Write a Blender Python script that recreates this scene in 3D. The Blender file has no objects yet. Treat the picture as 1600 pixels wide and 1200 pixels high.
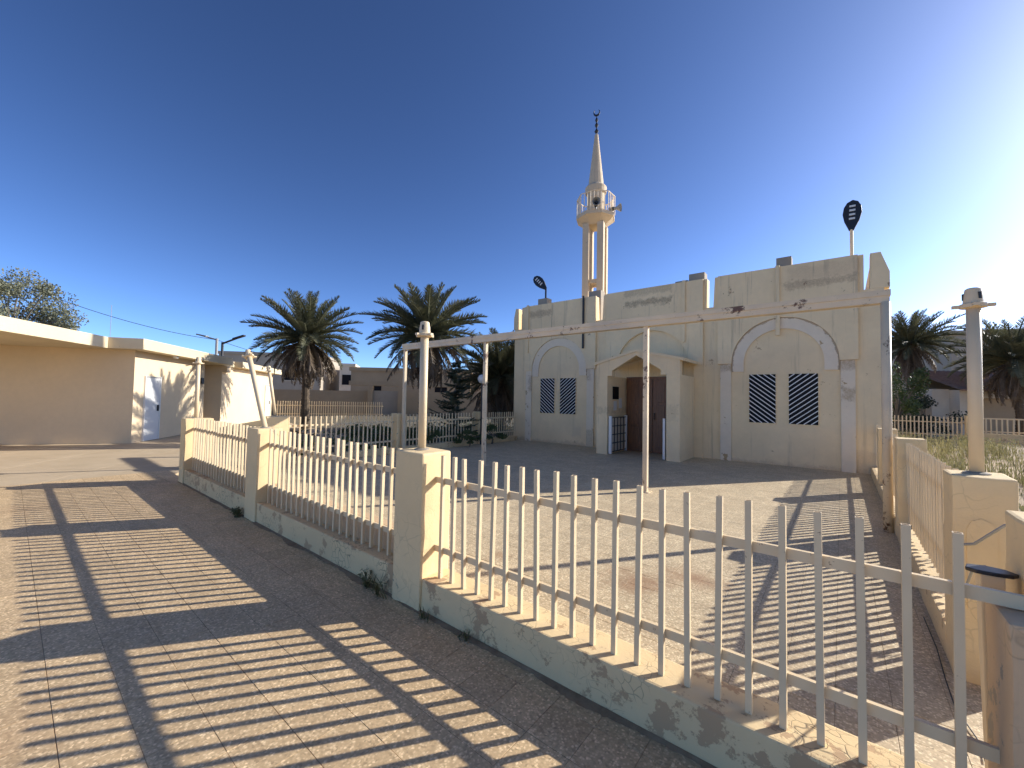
import bpy, bmesh, math, random
from mathutils import Vector, Matrix, noise as mnoise
random.seed(7)
rad = math.radians
scene = bpy.context.scene
col = scene.collection

# ------------------------------------------------------------ camera, sky, sun, exposure
YAW, PIT, ROL = rad(38.95), rad(1.967), rad(1.035)
FWD = Vector((-math.sin(YAW)*math.cos(PIT), math.cos(YAW)*math.cos(PIT), math.sin(PIT)))
RGT0 = Vector((math.cos(YAW), math.sin(YAW), 0))
UP0 = RGT0.cross(FWD)
RGT = RGT0*math.cos(ROL) + UP0*math.sin(ROL)
UPV = UP0*math.cos(ROL) - RGT0*math.sin(ROL)
cam_d = bpy.data.cameras.new('camera')
cam = bpy.data.objects.new('camera', cam_d)
col.objects.link(cam)
M = Matrix((RGT, UPV, -FWD)).transposed().to_4x4()
M.translation = Vector((0, 0, 1.6))
cam.matrix_world = M
cam_d.sensor_width = 36
cam_d.lens = 36*637/1600
cam_d.clip_start = 0.05
cam_d.clip_end = 3000
scene.camera = cam

SUN_AZ, SUN_EL = rad(35.0), rad(25.5)
SUN = Vector((math.sin(SUN_AZ)*math.cos(SUN_EL), math.cos(SUN_AZ)*math.cos(SUN_EL), math.sin(SUN_EL)))
world = bpy.data.worlds.new('World')
scene.world = world
world.use_nodes = True
wn = world.node_tree
sky = wn.nodes.new('ShaderNodeTexSky')
sky.sky_type = 'NISHITA'
sky.sun_disc = False
sky.sun_elevation = SUN_EL
sky.sun_rotation = SUN_AZ
sky.altitude = 600
sky.air_density = 0.55
sky.dust_density = 0.85
sky.ozone_density = 3
bg = wn.nodes['Background']
hs = wn.nodes.new('ShaderNodeGamma')
hs.inputs['Gamma'].default_value = 1.35
wn.links.new(sky.outputs[0], hs.inputs['Color'])
wn.links.new(hs.outputs[0], bg.inputs['Color'])
bg.inputs['Strength'].default_value = 0.085
sl = bpy.data.lights.new('sun', 'SUN')
sl.energy = 4
sl.angle = rad(0.53)
sl.color = (1.0, 0.955, 0.89)
so = bpy.data.objects.new('sun', sl)
so.rotation_euler = SUN.to_track_quat('Z', 'Y').to_euler()
so.location = SUN*60
col.objects.link(so)
scene.view_settings.view_transform = 'Standard'
scene.view_settings.look = 'None'
scene.view_settings.exposure = 0.78
scene.view_settings.gamma = 1.0

def at(px, t, z=0.0):
    """ground point at forward distance t seen in column px"""
    k = (px-800)/637*t
    return Vector((-math.sin(YAW)*t + math.cos(YAW)*k, math.cos(YAW)*t + math.sin(YAW)*k, z))

# ------------------------------------------------------------ helpers
class MB:
    def __init__(s): s.v, s.f = [], []
    def add(s, vs, fs):
        n = len(s.v); s.v += [tuple(p) for p in vs]; s.f += [tuple(i+n for i in f) for f in fs]; return s
    def box(s, x0, x1, y0, y1, z0, z1):
        return s.add([(x0,y0,z0),(x1,y0,z0),(x1,y1,z0),(x0,y1,z0),(x0,y0,z1),(x1,y0,z1),(x1,y1,z1),(x0,y1,z1)],
                     [(3,2,1,0),(4,5,6,7),(0,1,5,4),(1,2,6,5),(2,3,7,6),(3,0,4,7)])
    def bar(s, p0, p1, w, h=None, up=Vector((0,0,1))):
        p0, p1 = Vector(p0), Vector(p1); d = (p1-p0).normalized(); h = h or w
        u = Vector(up)
        if abs(d.dot(u)) > .98: u = Vector((0,1,0))
        a = d.cross(u).normalized()*w/2; b = a.cross(d).normalized()*h/2
        vs = [p0-a-b,p0+a-b,p0+a+b,p0-a+b,p1-a-b,p1+a-b,p1+a+b,p1-a+b]
        return s.add(vs, [(3,2,1,0),(4,5,6,7),(0,1,5,4),(1,2,6,5),(2,3,7,6),(3,0,4,7)])
    def tube(s, pts, rs, n=12, cap=True):
        pts = [Vector(p) for p in pts]
        if not isinstance(rs, (list, tuple)): rs = [rs]*len(pts)
        vs = []; a = None
        for i, p in enumerate(pts):
            d = (pts[min(i+1, len(pts)-1)]-pts[max(i-1, 0)]).normalized()
            if a is None:
                a = d.cross(Vector((0,1,0)) if abs(d.y) < .9 else Vector((1,0,0))).normalized()
            a = (a - d*a.dot(d)).normalized(); b = d.cross(a)
            for k in range(n):
                t = 2*math.pi*k/n; vs.append(p + (a*math.cos(t)+b*math.sin(t))*rs[i])
        fs = []
        for i in range(len(pts)-1):
            for k in range(n):
                fs.append((i*n+k, i*n+(k+1)%n, (i+1)*n+(k+1)%n, (i+1)*n+k))
        if cap:
            fs.append(tuple(range(n-1,-1,-1))); fs.append(tuple((len(pts)-1)*n+k for k in range(n)))
        return s.add(vs, fs)
    def lathe(s, prof, c=(0,0,0), n=16):
        return s.tube([(c[0],c[1],c[2]+z) for r,z in prof], [max(r,.001) for r,z in prof], n)
    def prism(s, poly, y0, y1, axis='y'):
        """poly of (x,z) extruded along y"""
        n = len(poly)
        P = (lambda a,b,c:(a,c,b)) if axis=='y' else ((lambda a,b,c:(c,a,b)) if axis=='x' else (lambda a,b,c:(a,b,c)))
        vs = [P(a,b,y0) for a,b in poly]+[P(a,b,y1) for a,b in poly]
        fs = [tuple(range(n)), tuple(range(2*n-1, n-1, -1))]
        for i in range(n):
            j = (i+1)%n; fs.append((j, i, i+n, j+n))
        return s.add(vs, fs)
    def build(s, name, mat, parent=None, smooth=False, bevel=0.0, rough=0.0, cut=0, kind=None, label=None):
        me = bpy.data.meshes.new(name)
        me.from_pydata(s.v, [], s.f)
        bm = bmesh.new(); bm.from_mesh(me)
        bmesh.ops.recalc_face_normals(bm, faces=bm.faces)
        if bevel: bmesh.ops.bevel(bm, geom=list(bm.edges), offset=bevel, segments=2, affect='EDGES', profile=.6)
        if cut:
            bmesh.ops.subdivide_edges(bm, edges=[e for e in bm.edges if e.calc_length() > cut*1.5], cuts=1, use_grid_fill=True)
            for _ in range(4):
                es = [e for e in bm.edges if e.calc_length() > cut*1.5]
                if not es: break
                bmesh.ops.subdivide_edges(bm, edges=es, cuts=1, use_grid_fill=True)
        if rough:
            for v in bm.verts:
                v.co += mnoise.noise_vector(v.co*6)*rough + mnoise.noise_vector(v.co*23)*rough*.5
        bm.to_mesh(me); bm.free()
        if smooth:
            for p in me.polygons: p.use_smooth = True
        me.materials.append(mat)
        o = bpy.data.objects.new(name, me)
        col.objects.link(o)
        if parent is not None: attach(o, parent)
        if kind: o['kind'] = kind
        if label: o['label'] = label
        return o
def attach(o, p):
    o.parent = p
    root = p
    o.matrix_parent_inverse = W(p).inverted()
def W(o):
    m = Matrix.LocRotScale(o.location, o.rotation_euler, o.scale)
    if o.parent: m = W(o.parent) @ o.matrix_parent_inverse @ m
    return m
def empty(name, loc, rz=0):
    o = bpy.data.objects.new(name, None); o.location = loc; o.rotation_euler = (0,0,rz)
    o.empty_display_size = .2; col.objects.link(o); return o
def tag(o, label, cat, group=None):
    o['label'] = label; o['category'] = cat
    if group: o['group'] = group
    return o
def struct(o): o['kind'] = 'structure'; return o
def inst(src, name, parent, loc, rot=(0,0,0), scale=(1,1,1)):
    """another object sharing src's mesh; local to parent (parent inverse identity)"""
    o = bpy.data.objects.new(name, src); o.location = loc; o.rotation_euler = rot; o.scale = scale
    o.parent = parent; col.objects.link(o); return o

# ------------------------------------------------------------ materials
class NT:
    def __init__(s, name):
        s.m = bpy.data.materials.new(name); s.m.use_nodes = True; s.t = s.m.node_tree
        s.b = s.t.nodes['Principled BSDF']; s.b.inputs['Roughness'].default_value = .8
        s.out = s.t.nodes['Material Output']
    def n(s, kind, **kw):
        nd = s.t.nodes.new('ShaderNode'+kind)
        for k, v in kw.items():
            if k in nd.inputs: nd.inputs[k].default_value = v
            else: setattr(nd, k, v)
        return nd
    def l(s, a, b): s.t.links.new(a, b)
    def pos(s):
        if not hasattr(s, '_p'): s._p = s.n('NewGeometry').outputs['Position']
        return s._p
    def noise(s, scale, detail=4, vec=None, rough=.55, dist=0):
        nd = s.n('TexNoise'); nd.inputs['Scale'].default_value = scale; nd.inputs['Detail'].default_value = detail
        nd.inputs['Roughness'].default_value = rough; nd.inputs['Distortion'].default_value = dist
        s.l(vec if vec is not None else s.pos(), nd.inputs['Vector']); return nd.outputs[0]
    def ramp(s, f, stops):
        r = s.n('ValToRGB'); e = r.color_ramp.elements
        while len(e) < len(stops): e.new(.5)
        for i, (p, c) in enumerate(stops):
            e[i].position = p; e[i].color = (c, c, c, 1) if not isinstance(c, tuple) else (c[0], c[1], c[2], 1)
        s.l(f, r.inputs[0]); return r.outputs[0]
    def mix(s, f, a, b, blend='MIX'):
        m = s.n('MixRGB'); m.blend_type = blend
        for i, x in enumerate((f, a, b)):
            if isinstance(x, (int, float)): m.inputs[i].default_value = x if i == 0 else (x, x, x, 1)
            elif isinstance(x, tuple): m.inputs[i].default_value = (*x, 1)
            else: s.l(x, m.inputs[i])
        return m.outputs[0]
    def math(s, op, a, b=None, clamp=False):
        m = s.n('Math'); m.operation = op; m.use_clamp = clamp
        for i, x in enumerate((a, b)):
            if x is None: continue
            if isinstance(x, (int, float)): m.inputs[i].default_value = x
            else: s.l(x, m.inputs[i])
        return m.outputs[0]
    def sep(s, v=None):
        nd = s.n('SeparateXYZ'); s.l(v if v is not None else s.pos(), nd.inputs[0]); return nd.outputs
    def color(s, c): s.l(c, s.b.inputs['Base Color']); return s
    def bump(s, h, strength=.3, dist=.01):
        b = s.n('Bump'); b.inputs['Strength'].default_value = strength; b.inputs['Distance'].default_value = dist
        s.l(h, b.inputs['Height']); s.l(b.outputs[0], s.b.inputs['Normal']); return s
def sc(c, k): return tuple(min(1, x*k) for x in c)
def warm(c): return (c[0], c[1]*.895, c[2]*.735)

def plaster(name, c, crack=0.0, peel=0.0, var=.12, grain=60, streak=0.0, patch=(.36,.33,.28), rough=.85, scars=(), rings=(), cs=11):
    c = warm(c); patch = warm(patch); t = NT(name); t.b.inputs['Roughness'].default_value = rough
    big = t.ramp(t.noise(.9, 5), [(.3, 0), (.7, 1)])
    cc = t.mix(big, sc(c, 1-var), sc(c, 1+var*.5))
    mid = t.ramp(t.noise(7, 6, rough=.7), [(.35, 0), (.7, 1)])
    cc = t.mix(t.math('MULTIPLY', mid, .35), cc, sc(c, .82))
    h = t.noise(grain, 5, rough=.7)
    if streak:
        mp = t.n('Mapping'); mp.inputs['Scale'].default_value = (7, 7, .35); t.l(t.pos(), mp.inputs[0])
        st = t.ramp(t.noise(1.0, 5, mp.outputs[0], .7), [(.56, 0), (.75, 1)])
        cc = t.mix(t.math('MULTIPLY', st, streak), cc, (.23, .19, .14))
    if crack:
        wv = t.n('VectorMath'); wv.operation = 'ADD'
        nz = t.n('TexNoise'); nz.inputs['Scale'].default_value = 5; t.l(t.pos(), nz.inputs['Vector'])
        scl = t.n('VectorMath'); scl.operation = 'SCALE'; scl.inputs['Scale'].default_value = .16; t.l(nz.outputs['Color'], scl.inputs[0])
        t.l(t.pos(), wv.inputs[0]); t.l(scl.outputs[0], wv.inputs[1])
        vo = t.n('TexVoronoi'); vo.feature = 'DISTANCE_TO_EDGE'; vo.inputs['Scale'].default_value = cs; t.l(wv.outputs[0], vo.inputs['Vector'])
        line = t.ramp(vo.outputs['Distance'], [(.0, 1), (.045, 0)])
        msk = t.ramp(t.noise(2.3, 5), [(.5, 0), (.62, 1)])
        line = t.math('MULTIPLY', t.math('MULTIPLY', line, msk), crack)
        cc = t.mix(line, cc, (.12, .09, .06))
        h = t.math('SUBTRACT', h, t.math('MULTIPLY', line, 1.5))
    if peel:
        pm = t.ramp(t.noise(3.1, 9, rough=.72), [(.66-peel*.12, 0), (.675-peel*.12, 1)])
        cc = t.mix(pm, cc, patch)
        h = t.math('SUBTRACT', h, t.math('MULTIPLY', pm, .9))
    for (x0, x1, z0, z1, k, pc, thr) in scars:
        X, _, Zc = t.sep()
        dx = t.math('SUBTRACT', t.math('ABSOLUTE', t.math('SUBTRACT', X, (x0+x1)/2)), (x1-x0)/2)
        dz = t.math('SUBTRACT', t.math('ABSOLUTE', t.math('SUBTRACT', Zc, (z0+z1)/2)), (z1-z0)/2)
        dd = t.math('ADD', t.math('MAXIMUM', dx, dz), t.math('MULTIPLY', t.math('SUBTRACT', t.noise(thr, 8, rough=.75), .5), .5))
        fm = t.math('MULTIPLY', t.math('MULTIPLY', t.ramp(dd, [(0, 1), (.09, 0)]), k), t.ramp(t.noise(26, 6, rough=.8), [(.35, .25), (.62, 1)]))
        cc = t.mix(fm, cc, pc); h = t.math('SUBTRACT', h, t.math('MULTIPLY', fm, .6))
    for (cx, cz, r0, r1, k) in rings:
        X, _, Zc = t.sep()
        dist = t.math('SQRT', t.math('ADD', t.math('POWER', t.math('SUBTRACT', X, cx), 2.0), t.math('POWER', t.math('SUBTRACT', Zc, cz), 2.0)))
        rr_ = t.math('ADD', dist, t.math('MULTIPLY', t.math('SUBTRACT', t.noise(4, 7, rough=.7), .5), .22))
        fm = t.math('MULTIPLY', t.math('MULTIPLY', t.math('GREATER_THAN', rr_, r0), t.math('LESS_THAN', dist, r0+.2)), k)
        cc = t.mix(fm, cc, (.36, .25, .15))
    t.color(cc).bump(h, .35, .006)
    return t.m

CREAM = (.82, .685, .445)
FAC = (.88, .76, .545)
m_fac = plaster('facade_plaster', FAC, streak=.4, peel=.08, var=.12, patch=(.52,.40,.27),
    scars=((-9.9,-6.0,-.05,.05,.7,(.50,.36,.22),4), (-2.4,.6,-.05,.03,.6,(.50,.36,.22),4), (-7.3,-7.05,.35,.6,.5,(.60,.47,.32),7), (.25,.75,-.1,.45,.5,(.62,.46,.29),3), (-5.65,-5.4,1.25,1.32,.5,(.35,.27,.18),8), (-3.6,-3.4,1.1,1.45,.35,(.42,.32,.2),9)))
m_panel = plaster('facade_panel', sc(FAC, 1.02), streak=.7, peel=.14, var=.1, patch=(.40,.30,.20),
    scars=((-5.35,-4.0,4.62,4.70,.7,(.10,.075,.05),5), (-5.4,-4.0,4.95,5.2,.45,(.20,.155,.11),9), (-9.2,-8.3,4.72,4.84,.6,(.20,.13,.085),6), (-1.1,.25,4.55,4.62,.55,(.22,.14,.09),4), (-1.0,.3,4.72,4.98,.28,(.42,.27,.17),3)))
m_white = plaster('white_trim', (.84,.78,.68), peel=.35, var=.08, patch=(.50,.38,.23),
    scars=((-2.66,-2.33,2.5,2.7,.8,(.42,.29,.16),4), (-.03,.3,2.48,2.7,.8,(.42,.29,.16),4), (.04,.2,1.75,1.95,.9,(.46,.33,.19),6), (-9.2,-9.1,1.9,2.4,.8,(.42,.30,.17),5), (-7.1,-6.7,2.3,2.75,.6,(.42,.30,.17),5), (-6.9,-6.4,.0,.5,.7,(.45,.35,.2),5)),
    )
m_arch = plaster('arch_trim', (.84,.78,.68), peel=.35, var=.08, patch=(.50,.38,.23), rings=((-1.18,2.645,1.12,0,.7), (-7.95,2.645,1.15,0,.5)))
m_wall = plaster('fence_plaster', CREAM, crack=.9, peel=.8, cs=17, var=.12, patch=(.52,.385,.25))
m_pillar = plaster('pillar_plaster', sc(CREAM, 1.04), crack=.2, peel=.08, var=.1, cs=9)
m_rough = plaster('rough_plaster', (.66,.52,.37), crack=.3, peel=.6, var=.25, grain=30)
m_left = plaster('annex_plaster', (.80,.69,.53), var=.06)
m_fascia = plaster('annex_fascia', (.72,.66,.52), var=.08, peel=.1)
m_conc = plaster('grey_concrete', (.34,.33,.31), var=.2)
m_min = plaster('minaret_paint', (.62,.55,.45), peel=.2, streak=.3)
m_far1 = plaster('far_wall_tan', (.40,.33,.24)); m_far2 = plaster('far_house_grey', (.42,.40,.37)); m_far3 = plaster('far_white', (.66,.64,.60))

def metal(name, c, rust=.5, rough=.5, patch=False):
    t = NT(name); t.b.inputs['Roughness'].default_value = rough
    c = warm(c)
    a = t.ramp(t.noise(38, 6, rough=.75), [(.69-rust*.03, 0), (.72-rust*.03, 1)])
    b = t.ramp(t.noise(5, 3), [(.45, 0), (.62, 1)])
    f = t.math('MULTIPLY', a, b)
    cc = t.mix(t.ramp(t.noise(3, 4), [(.3, 0), (.7, 1)]), sc(c, .9), c)
    if patch:
        f = t.math('MAXIMUM', f, t.ramp(t.noise(2.4, 9, rough=.78), [(.575, 0), (.61, 1)]))
        cc = t.mix(t.ramp(t.noise(1.3, 6), [(.45, 0), (.7, .6)]), cc, (.42, .36, .28))
    t.color(t.mix(f, cc, (.13, .06, .03))).bump(t.noise(90, 3), .12, .002)
    return t.m
m_picket = metal('cream_painted_steel', (.80,.70,.52), 1.6)
m_beam = metal('white_painted_steel', (.78,.69,.54), 2.2, patch=True)
m_pole = metal('cream_pole_paint', (.76,.67,.51), .3)
m_black = NT('black_metal'); m_black.b.inputs['Base Color'].default_value = (.018,.018,.02,1); m_black.b.inputs['Roughness'].default_value = .45; m_black = m_black.m
m_grey = NT('grey_plastic'); m_grey.b.inputs['Base Color'].default_value = (.32,.32,.31,1); m_grey = m_grey.m
m_led = NT('led_lens'); m_led.b.inputs['Base Color'].default_value = (.7,.7,.66,1); m_led.b.inputs['Roughness'].default_value = .3; m_led = m_led.m
m_dark = NT('dark_glass'); m_dark.b.inputs['Base Color'].default_value = (.008,.008,.009,1); m_dark.b.inputs['Specular IOR Level'].default_value = .15; m_dark.b.inputs['Roughness'].default_value = .5; m_dark = m_dark.m
m_wpaint = NT('white_gloss'); m_wpaint.b.inputs['Base Color'].default_value = (.75,.73,.68,1); m_wpaint.b.inputs['Roughness'].default_value = .4; m_wpaint = m_wpaint.m
def wood():
    t = NT('door_wood'); mp = t.n('Mapping'); mp.inputs['Scale'].default_value = (14, 14, 1.2); t.l(t.pos(), mp.inputs[0])
    t.color(t.ramp(t.noise(2, 6, mp.outputs[0], .65, 1.0), [(.3, (.11,.045,.018)), (.7, (.24,.105,.04))])); t.b.inputs['Roughness'].default_value = .45
    return t.m
m_wood = wood()
def terrazzo(name, base, chips_hi, stain=None, gloss=.6, size=.2383, ox=0, oy=0):
    t = NT(name); base = warm(base); chips_hi = warm(chips_hi)
    vo = t.n('TexVoronoi'); vo.inputs['Scale'].default_value = 85; t.l(t.pos(), vo.inputs['Vector'])
    chip = t.sep(vo.outputs['Color'])[0]
    cc = t.ramp(chip, [(.0, sc(base, .62)), (.25, sc(base, .9)), (.6, base), (.85, chips_hi), (1, sc(chips_hi, 1.25))])
    edge = t.ramp(vo.outputs['Distance'], [(.35, 0), (.62, 1)])
    cc = t.mix(t.math('MULTIPLY', edge, .5), cc, sc(base, .8))
    # every tile a shade of its own
    sn = t.n('VectorMath'); sn.operation = 'SNAP'; sn.inputs[1].default_value = (size, size, 10); t.l(t.pos(), sn.inputs[0])
    wn_ = t.n('TexWhiteNoise'); t.l(sn.outputs[0], wn_.inputs['Vector'])
    cc = t.mix(1.0, cc, t.ramp(wn_.outputs['Value'], [(0, .88), (1, 1.05)]), 'MULTIPLY')
    dirt = t.ramp(t.noise(1.1, 7, rough=.68), [(.42, 0), (.75, 1)])
    cc = t.mix(t.math('MULTIPLY', dirt, .28), cc, (.33, .225, .125))
    if stain:
        for (x, y, r, k) in stain:
            d = t.n('VectorMath'); d.operation = 'DISTANCE'; d.inputs[1].default_value = (x, y, 0); t.l(t.pos(), d.inputs[0])
            q = t.math('ADD', t.math('DIVIDE', d.outputs['Value'], r), t.math('MULTIPLY', t.noise(3.6, 7, rough=.75), 1.1))
            f = t.ramp(q, [(.55, 1), (1.5, 0)])
            cc = t.mix(t.math('MULTIPLY', f, k), cc, (.30, .155, .075))
    t.b.inputs['Roughness'].default_value = gloss
    rr = t.ramp(t.noise(9, 4), [(.3, gloss-.1), (.7, gloss+.2)]); t.l(rr, t.b.inputs['Roughness'])
    t.color(cc).bump(t.math('ADD', t.noise(140, 3), t.math('MULTIPLY', t.noise(5, 3), 2)), .15, .003)
    return t.m
m_tile_w = terrazzo('walkway_terrazzo', (.63,.495,.325), (.80,.66,.46), stain=[(-3.0,-.1,.9,.35),(-8.5,.2,1.2,.2)])
m_tile_c = terrazzo('court_terrazzo', (.64,.55,.40), (.84,.76,.59), stain=[(-1.45,3.55,.75,.85),(-1.05,3.95,.75,.75),(-2.7,3.2,.4,.6)])
def flat_noise(name, c1, c2, scale=2, bump=.3, rough=.9, bs=40):
    t = NT(name); t.b.inputs['Roughness'].default_value = rough
    t.color(t.ramp(t.noise(scale, 7, rough=.65), [(.3, c1), (.7, c2)])).bump(t.noise(bs, 5), bump, .02); return t.m
m_sand = flat_noise('sand', (.31,.225,.13), (.43,.325,.195), 1.5)
m_soil = flat_noise('garden_soil', (.10,.085,.05), (.17,.14,.085), 2)
m_slab = flat_noise('apron_concrete', (.44,.335,.205), (.54,.42,.27), 1.3, .2)
m_grout = flat_noise('grout', (.22,.155,.095), (.32,.235,.15), 5)
def leaf(name, c1, c2, trans=.25, scale=3):
    t = NT(name); cc = t.ramp(t.noise(scale, 4), [(.3, c1), (.7, c2)])
    t.color(cc); t.b.inputs['Roughness'].default_value = .55
    tr = t.n('BsdfTranslucent'); t.l(cc, tr.inputs['Color'])
    ms = t.n('MixShader'); ms.inputs[0].default_value = trans
    t.l(t.b.outputs[0], ms.inputs[1]); t.l(tr.outputs[0], ms.inputs[2]); t.l(ms.outputs[0], t.out.inputs['Surface']); return t.m
m_frond = leaf('palm_frond_green', (.085,.095,.045), (.17,.16,.09))
m_dry = leaf('palm_frond_dry', (.11,.075,.045), (.20,.145,.09))
m_leaf = leaf('grey_green_leaf', (.12,.13,.075), (.22,.22,.14))
m_bush = leaf('bush_leaf', (.05,.085,.02), (.10,.13,.04))
m_conifer = leaf('conifer_needle', (.02,.03,.014), (.04,.055,.025), .1)
m_grass = leaf('dry_grass', (.15,.15,.055), (.33,.29,.15), .35, 1.5)
m_weed = leaf('weed_leaf', (.10,.105,.035), (.19,.165,.07))
m_bark = flat_noise('palm_bark', (.07,.05,.032), (.15,.11,.07), 9, .8)
m_trunk = flat_noise('tree_bark', (.12,.10,.075), (.2,.17,.13), 6, .6)
m_rooft = flat_noise('clay_roof_tile', (.24,.15,.11), (.34,.22,.165), 4)

# ------------------------------------------------------------ the setting
g_ = MB(); S_ = 900
g_.add([(-S_,-S_,-.06),(S_,-S_,-.06),(S_,S_,-.06),(-S_,S_,-.06)], [(0,1,2,3)])
struct(g_.build('ground', m_sand))

def coords(n0, n1, origin, group, pitch=.2383, gap=.0014, main=.0026):
    out = []
    for i in range(n0, n1):
        a = origin + i*pitch + (main/2 if i % group == 0 else gap/2); b = origin + (i+1)*pitch - (main/2 if (i+1) % group == 0 else gap/2)
        out.append((a, b))
    return out
def paving(name, xs, ys, mat, near, keep=None):
    root = struct(empty(name, (0, 0, 0)))
    b = MB().box(xs[0][0]-.01, xs[-1][1]+.01, ys[0][0]-.01, ys[-1][1]+.01, -.05, -.0035).build('bedding', m_grout, root)
    tiles = []
    for xa, xb in xs:
        for ya, yb in ys:
            c = Vector(((xa+xb)/2, (ya+yb)/2, 0))
            if keep and not keep(c): continue
            tiles.append((near(c), xa, xb, ya, yb))
    tiles.sort(key=lambda t: t[0])
    w = .2383-.0022
    tm = MB(); e = .0011
    h = w/2
    tm.add([(-h,-h,-.012),(h,-h,-.012),(h,h,-.012),(-h,h,-.012),(-h,-h,-e*.7),(h,-h,-e*.7),(h,h,-e*.7),(-h,h,-e*.7),(-h+e,-h+e,0),(h-e,-h+e,0),(h-e,h-e,0),(-h+e,h-e,0)],
           [(0,1,5,4),(1,2,6,5),(2,3,7,6),(3,0,4,7),(4,5,9,8),(5,6,10,9),(6,7,11,10),(7,4,8,11),(8,9,10,11)])
    me = bpy.data.meshes.new('paving_tile'); me.from_pydata(tm.v, [], tm.f); me.materials.append(mat)
    for t in tiles[:300]:
        inst(me, 'paving_tile', root, ((t[1]+t[2])/2, (t[3]+t[4])/2, random.uniform(-.0008, .0006)),
             (random.gauss(0, .0012), random.gauss(0, .0012), 0))
    rest = MB()
    for t in tiles[300:]:
        cx, cy, dz = (t[1]+t[2])/2, (t[3]+t[4])/2, random.uniform(-.0008, .0006)
        rest.add([(x+cx, y+cy, z+dz) for x, y, z in tm.v], tm.f)
    o = MB(); o.v, o.f = rest.v, rest.f
    o.build('paving_tiles', mat, root, kind='stuff')
    return root
paving('walkway_pavement', coords(-40, 15, -1.19, 8), coords(-20, 2, 1.63, 3), m_tile_w, lambda c: (c-FWD*2.0).length, )
paving('courtyard_pavement', coords(-35, 10, -1.23, 8), coords(0, 43, 2.30, 3), m_tile_c, lambda c: (c-Vector((-1,0,0))).length)
# concrete apron before the annex, laid square to it
LD, SD = Vector((-.81, .586, 0)).normalized(), Vector((.586, .81, 0)).normalized()
C0 = Vector((-17.0, 2.45, 0))
apron = struct(empty('apron_pavement', (-14, 2, 0)))
bm_ = MB()
for i in range(-8, 12):
    for j in range(-6, 7):
        p = C0 + LD*(-4.2 + .62) + LD*(i*1.72-3) + SD*(j*1.72+.3)
        cc = p - LD*.86 + SD*.86
        if cc.x > -9.9 or cc.x < -34 or cc.y > 14 or cc.y < -9: continue
        a, b2 = LD*(-1.712), SD*1.712
        q = MB(); z0, z1 = -.055, -.0065
        q.add([p+Vector((0,0,z0)), p+a+Vector((0,0,z0)), p+a+b2+Vector((0,0,z0)), p+b2+Vector((0,0,z0)), p+Vector((0,0,z1)), p+a+Vector((0,0,z1)), p+a+b2+Vector((0,0,z1)), p+b2+Vector((0,0,z1))],
              [(3,2,1,0),(4,5,6,7),(0,1,5,4),(1,2,6,5),(2,3,7,6),(3,0,4,7)])
        q.build('concrete_slab', m_slab, apron)
# garden bed west of the courtyard
struct(MB().box(-30, -10.05, 4.2, 24, -.04, .02).build('garden_bed', m_soil))
struct(MB().prism([(-26, 9.2), (-11, 6.6), (-11, 7.6), (-26, 10.2)], .02, .03, 'z').build('garden_path', m_slab))
struct(MB().box(.78, 30, 1.0, 25.6, -.05, .08).build('verge', m_sand))

# ------------------------------------------------------------ fences
def picket_mesh(z0, z1, w=.026):
    b = MB(); h = w/2; i = h-.003
    b.add([(-h,-h,z0),(h,-h,z0),(h,h,z0),(-h,h,z0),(-h,-h,z1),(h,-h,z1),(h,h,z1),(-h,h,z1),(-i,-i,z1),(i,-i,z1),(i,i,z1),(-i,i,z1),(-i,-i,z1-.03),(i,-i,z1-.03),(i,i,z1-.03),(-i,i,z1-.03)],
          [(3,2,1,0),(0,1,5,4),(1,2,6,5),(2,3,7,6),(3,0,4,7),(4,5,9,8),(5,6,10,9),(6,7,11,10),(7,4,8,11),(8,9,13,12),(9,10,14,13),(10,11,15,14),(11,8,12,15),(12,13,14,15)])
    me = bpy.data.meshes.new('picket'); me.from_pydata(b.v, [], b.f)
    me.materials.append(m_picket)
    return me
PK = picket_mesh(.235, 1.156)
def fence_run(root, A, B, pillars, n, side, wall=(.0, .25), top=.24, lip=None, zr=((.936,.981),(.416,.461)), pk=PK, off=.1, wl=True):
    """fence between two plan points: pillar boxes are built apart. side: unit vector to the back of the wall"""
    A, B = Vector(A), Vector(B); d = (B-A).normalized(); s = Vector(side)
    if wl:
        b = MB(); q = [A+s*wall[0], B+s*wall[0], B+s*wall[1], A+s*wall[1]]
        b.add([(p.x,p.y,-.04) for p in q]+[(p.x,p.y,top) for p in q], [(3,2,1,0),(4,5,6,7),(0,1,5,4),(1,2,6,5),(2,3,7,6),(3,0,4,7)])
        b.build('base_wall', m_wall, root, bevel=.012, rough=.006, cut=.12)
    if lip:
        b = MB(); q = [A+s*(off+.052), B+s*(off+.052), B+s*(wall[1]+.02), A+s*(wall[1]+.02)]
        b.add([(p.x,p.y,-.04) for p in q]+[(p.x,p.y,lip) for p in q], [(3,2,1,0),(4,5,6,7),(0,1,5,4),(1,2,6,5),(2,3,7,6),(3,0,4,7)])
        b.build('back_kerb', m_rough, root, bevel=.012)
    for z0, z1 in zr:
        c0, c1 = A+s*(off+.023), B+s*(off+.023)
        MB().bar((c0.x,c0.y,(z0+z1)/2), (c1.x,c1.y,(z0+z1)/2), .02, z1-z0).build('rail', m_picket, root)
    L = (B-A).length; inv = W(root).inverted()
    for i in range(n):
        p = A + d*(L*(i+.72)/(n+.44)) + s*off
        inst(pk, 'picket', root, inv @ Vector((p.x, p.y, random.uniform(-.006, .006))), (random.gauss(0,.006), random.gauss(0,.006), math.atan2(d.y,d.x)+random.gauss(0,.03)))
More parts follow.
